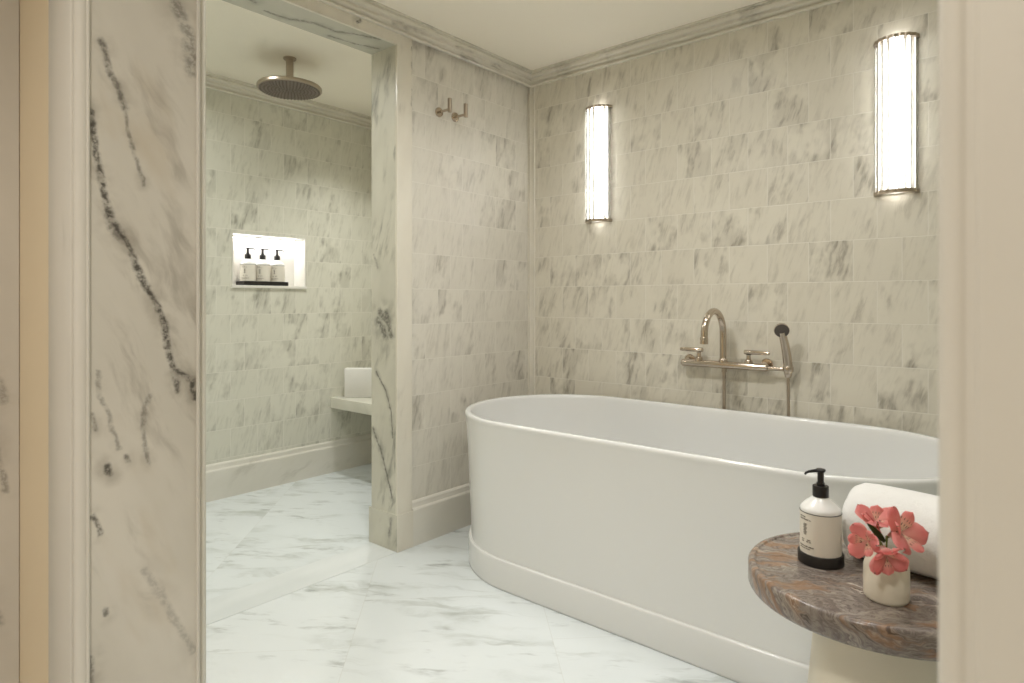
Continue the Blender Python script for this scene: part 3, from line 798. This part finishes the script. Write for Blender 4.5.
# ------------------------------------------------------------------ tub filler
BXX, BZ, SY = 2.690, 0.826, 1.085
tf = thing('tub_filler', 'polished nickel bath tap with arched spout and two levers on the wall', 'tap', (BXX, SY, BZ))
bm = bmesh.new(); n = 12
rs = []
for s, k in [(-0.192, 0.2), (-0.1915, 0.55), (-0.189, 0.8), (-0.185, 0.95), (-0.180, 1.0), (0.180, 1.0), (0.185, 0.95), (0.189, 0.8), (0.1915, 0.55), (0.192, 0.2)]:
    rs.append([(0.020*k*math.cos(2*PI*j/24), s, 0.0165*k*math.sin(2*PI*j/24)) for j in range(24)])
loft(bm, rs)
finish('mixer_bar', bm, M_nickel, tf, ang=50)
bm = bmesh.new()
pts = [(0, 0, 0.008), (0, 0, 0.06), (0, 0, 0.135)] + [(-0.098 + 0.098*math.cos(a), 0, 0.135 + 0.098*math.sin(a)) for a in [PI*k/20 for k in range(1, 21)]] + [(-0.197, 0, 0.118), (-0.198, 0, 0.108)]
tube(bm, pts, 0.0142, 24)
lathe(bm, [(0.011, 0.002), (0.0165, 0.0), (0.0165, 0.026), (0.0142, 0.029)], 24, (-0.198, 0, 0.100))
lathe(bm, [(0.014, 0.0), (0.0185, 0.0), (0.0185, 0.012), (0.0150, 0.017), (0.014, 0.017)], 24, (0, 0, 0.010))
finish('spout', bm, M_nickel, tf, ang=50)
for s in (1, -1):
    y = 0.110*s
    bm = bmesh.new(); lathe(bm, [(0, 0.006), (0.0165, 0.006), (0.0165, 0.024), (0.0125, 0.029), (0.0095, 0.031), (0.0085, 0.044), (0.0095, 0.050), (0, 0.052)], 28, (0, y, 0))
    hb = finish('valve_hub', bm, M_nickel, tf, ang=40)
    bm = bmesh.new(); rs = []
    for q, kk in [(-0.018, 0.3), (-0.0175, 0.85), (-0.015, 1), (0.080, 0.85), (0.086, 0.8), (0.0875, 0.3)]:
        rs.append([((0.0115*kk)*math.cos(2*PI*j/20), y + s*q, 0.0600 + 0.0100*kk*math.sin(2*PI*j/20)) for j in range(20)])
    loft(bm, rs); finish('lever_handle', bm, M_nickel, hb, ang=50)
    yf = 0.172*s
    bm = bmesh.new(); rod(bm, (XB-BXX, yf, 0.010), (XB-BXX-0.007, yf, 0.010), 0.025, 32, bev=0.003)
    tube(bm, [(XB-BXX-0.006, yf, 0.010), (0.018, yf, 0.010), (0.006, yf, 0.006), (0.002, yf, 0.0)], [0.011, 0.011, 0.011, 0.010], 16)
    finish('wall_flange', bm, M_nickel, tf, ang=40)
bm = bmesh.new(); rod(bm, (0.012, 0.0, -0.010), (0.012, 0.0, -BZ), 0.0075, 16); lathe(bm, [(0.0075, -0.032), (0.0115, -0.032), (0.0115, -0.012), (0.0075, -0.010)], 20, (0.012, 0, 0)); lathe(bm, [(0.0, -BZ), (0.028, -BZ), (0.028, -BZ+0.004), (0.0075, -BZ+0.010)], 24, (0.012, 0, 0))
finish('supply_pipe', bm, M_nickel_s, tf, ang=40)
HY = -0.270   # hand-shower position relative to spout
bm = bmesh.new(); rod(bm, (0, -0.186, -0.002), (0, HY+0.012, -0.002), 0.0085, 18)
tube(bm, [(0, HY, -0.012), (0, HY, -0.008), (0, HY, 0.008), (0, HY, 0.012)], [0.0180, 0.0205, 0.0205, 0.0180], 24)
finish('shower_cradle', bm, M_nickel, tf, ang=40)
# hand shower resting in the cradle
hs = thing('hand_shower', 'nickel hand shower with dark round face upright in the tap cradle', 'hand shower', (BXX, SY+HY, BZ))
bm = bmesh.new()
tube(bm, [(0, 0, -0.034), (0, 0, -0.030), (0, 0, -0.012), (0, 0, 0.010), (-0.008, 0.002, 0.05), (-0.024, 0.005, 0.10), (-0.040, 0.008, 0.135), (-0.048, 0.010, 0.152)], [0.010, 0.013, 0.0165, 0.0180, 0.0175, 0.0165, 0.0150, 0.0140], 20)
finish('handle', bm, M_nickel, hs, ang=50)
hd = Vector((-0.80, -0.30, -0.30)).normalized()
hc = Vector((-0.050, 0.010, 0.160))
bm = bmesh.new(); tube(bm, [hc - hd*0.016, hc - hd*0.013, hc - hd*0.006, hc + hd*0.006, hc + hd*0.009], [0.010, 0.020, 0.0275, 0.0295, 0.0285], 36)
sp = finish('spray_head', bm, M_nickel, hs, ang=50)
bm = bmesh.new(); tube(bm, [hc + hd*0.0085, hc + hd*0.0105, hc + hd*0.0115], [0.0272, 0.0272, 0.0255], 36)
finish('spray_face', bm, M_darkface, sp, ang=40)
bm = bmesh.new(); P_ = [(0, 0, -0.034), (0.001, -0.001, -0.20), (0.006, -0.003, -0.42), (0.008, -0.004, -0.62), (0.010, -0.004, -0.80), (0.012, -0.004, -0.822)]
pp = []; rr_ = []
for a, b in zip(P_, P_[1:]):
    for k in range(50):
        t = k/50; pp.append(tuple(a[i]+(b[i]-a[i])*t for i in range(3))); rr_.append(0.0068 if k % 2 else 0.0060)
tube(bm, pp, rr_, 12)
finish('hose', bm, M_nickel_s, hs, ang=80)

# ------------------------------------------------------------------ robe hooks (outward is -Y)
def make_hook(loc, label):
    t = thing('robe_hook', label, 'hook', loc, 0, 'robe hooks on the partition wall')
    bm = bmesh.new(); tube(bm, [(0, 0, 0), (0, -0.006, 0), (0, -0.009, 0), (0, -0.0105, 0)], [0.0225, 0.0225, 0.0205, 0.008], 32)
    finish('wall_plate', bm, M_nickel, t, ang=40)
    bm = bmesh.new(); rod(bm, (0, -0.010, 0), (0, -0.070, 0), 0.0062, 16); finish('arm', bm, M_nickel, t)
    bm = bmesh.new(); rod(bm, (0, -0.076, -0.014), (0, -0.076, 0.050), 0.0105, 20, bev=0.0015); finish('peg', bm, M_nickel_s, t, ang=40)
    return t
h0 = make_hook((2.062, YA, 1.992), 'nickel peg robe hook nearer the shower opening')
dup(h0, (2.168, YA, 1.992), None, 'nickel peg robe hook nearer the tub wall corner')

# ------------------------------------------------------------------ rain shower head
sh = thing('rain_shower_head', 'large round nickel rain shower head hanging from the shower ceiling', 'shower head', (1.752, 2.985, H))
bm = bmesh.new(); lathe(bm, [(0, 0), (0.032, 0), (0.032, -0.006), (0.029, -0.009), (0, -0.010)], 32); finish('ceiling_flange', bm, M_nickel_s, sh, ang=40)
bm = bmesh.new(); lathe(bm, [(0, -0.009), (0.0185, -0.009), (0.0185, -0.092), (0.0195, -0.093), (0.0195, -0.101), (0.0165, -0.102), (0.0155, -0.135), (0.024, -0.142), (0, -0.142)], 28); finish('stem', bm, M_nickel_s, sh, ang=40)
bm = bmesh.new(); lathe(bm, [(0, -0.136), (0.060, -0.138), (0.144, -0.142), (0.156, -0.145), (0.1595, -0.150), (0.1595, -0.160), (0.157, -0.164), (0.146, -0.166), (0, -0.166)], 72)
hd_ = finish('shower_disc', bm, M_nickel_s, sh, ang=30)
bm = bmesh.new()
lathe(bm, [(0.010, -0.1655), (0.150, -0.1655), (0.150, -0.1668), (0.010, -0.1668)], 64)
for q in range(1, 9):
    r = 0.148*q/8.3; m = 6*q + 3
    for k in range(m):
        a = 2*PI*k/m; cx, cy = r*math.cos(a), r*math.sin(a)
        lathe(bm, [(0, -0.1725), (0.0030, -0.1720), (0.0042, -0.1665), (0, -0.166)], 6, (cx, cy, 0))
finish('nozzle_plate', bm, simple('grey_brown_nozzle_rubber', lin(120, 110, 102), 0.45), hd_, ang=30)

# ------------------------------------------------------------------ recessed downlights above, out of the picture, some added as fill
def make_down(loc, label, power, size, color, spread=170):
    t = thing('unseen_downlight', label, 'ceiling light', loc, 0, 'recessed ceiling downlights')
    bm = bmesh.new(); lathe(bm, [(size*0.5, 0), (size*0.5+0.012, 0), (size*0.5+0.012, -0.004), (size*0.5+0.002, -0.007), (size*0.5, -0.006)], 40); finish('trim_ring', bm, M_nickel_s, t, ang=40)
    bm = bmesh.new(); lathe(bm, [(0, -0.001), (size*0.5-0.001, -0.001), (size*0.5-0.001, -0.003), (0, -0.003)], 32); finish('lens', bm, M_down, t)
    L = bpy.data.lights.new('downlight_lamp', 'AREA'); L.shape = 'DISK'; L.size = size; L.energy = power; L.color = color; L.spread = math.radians(spread)
    lo = bpy.data.objects.new('downlight_lamp', L); COL.objects.link(lo); lo.parent = t; lo.location = (0, 0, -0.012)
    return t
WARM = (1.0, 0.955, 0.89); NEUT = (1.0, 0.985, 0.955)
make_down((1.20, 1.30, H), 'round ceiling light over the middle of the bathroom floor', 12, 0.20, NEUT, 150)
make_down((1.95, 1.32, H), 'added unseen ceiling light over the far half of the bathtub', 2.9, 0.20, NEUT, 165)  # added lamp, set close to the tub wall to brighten its upper part
make_down((2.00, 0.50, H), 'added unseen ceiling light over the near half of the bathtub', 2.2, 0.20, NEUT, 165)  # second added lamp, brightens the tub wall near the doorway end
make_down((1.35, 0.30, H), 'round ceiling light over the side table', 3.5, 0.20, NEUT, 140)
make_down((2.33, 2.93, H), 'round ceiling light over the shower bench', 5, 0.10, (1.0, 1.0, 0.955), 110)
make_down((1.15, 2.90, H), 'round ceiling light over the shower floor', 6.8, 0.20, (0.985, 1.0, 0.955), 160)
make_down((-0.60, 0.35, H), 'added unseen fill light on the ceiling before the doorway', 18.5, 0.26, WARM, 135)  # invented fill lamp behind the camera, lights the door lining and jamb

# ------------------------------------------------------------------ camera, world, view
cam = bpy.data.cameras.new('camera'); co = bpy.data.objects.new('camera', cam); COL.objects.link(co)
co.location = (0, 0, 1.1); co.rotation_euler = (PI/2, 0, math.radians(40.33) - PI/2)
cam.sensor_width = 36; cam.lens = 636/1024*36; cam.shift_y = -40/1024; cam.clip_start = 0.01
cam.dof.use_dof = True; cam.dof.focus_distance = 2.0; cam.dof.aperture_fstop = 8.0
SC.camera = co
w = bpy.data.worlds.new('world'); SC.world = w; w.use_nodes = True
w.node_tree.nodes['Background'].inputs[0].default_value = (1.0, 0.93, 0.83, 1); w.node_tree.nodes['Background'].inputs[1].default_value = 0.3
vs = SC.view_settings; vs.view_transform = 'Standard'; vs.look = 'None'; vs.gamma = 1; vs.use_curve_mapping = False; vs.exposure = 0.10
SC.cycles.use_denoising = True
SC.cycles.max_bounces = 10; SC.cycles.diffuse_bounces = 6; SC.cycles.transparent_max_bounces = 24
SC.cycles.sample_clamp_indirect = 0.0
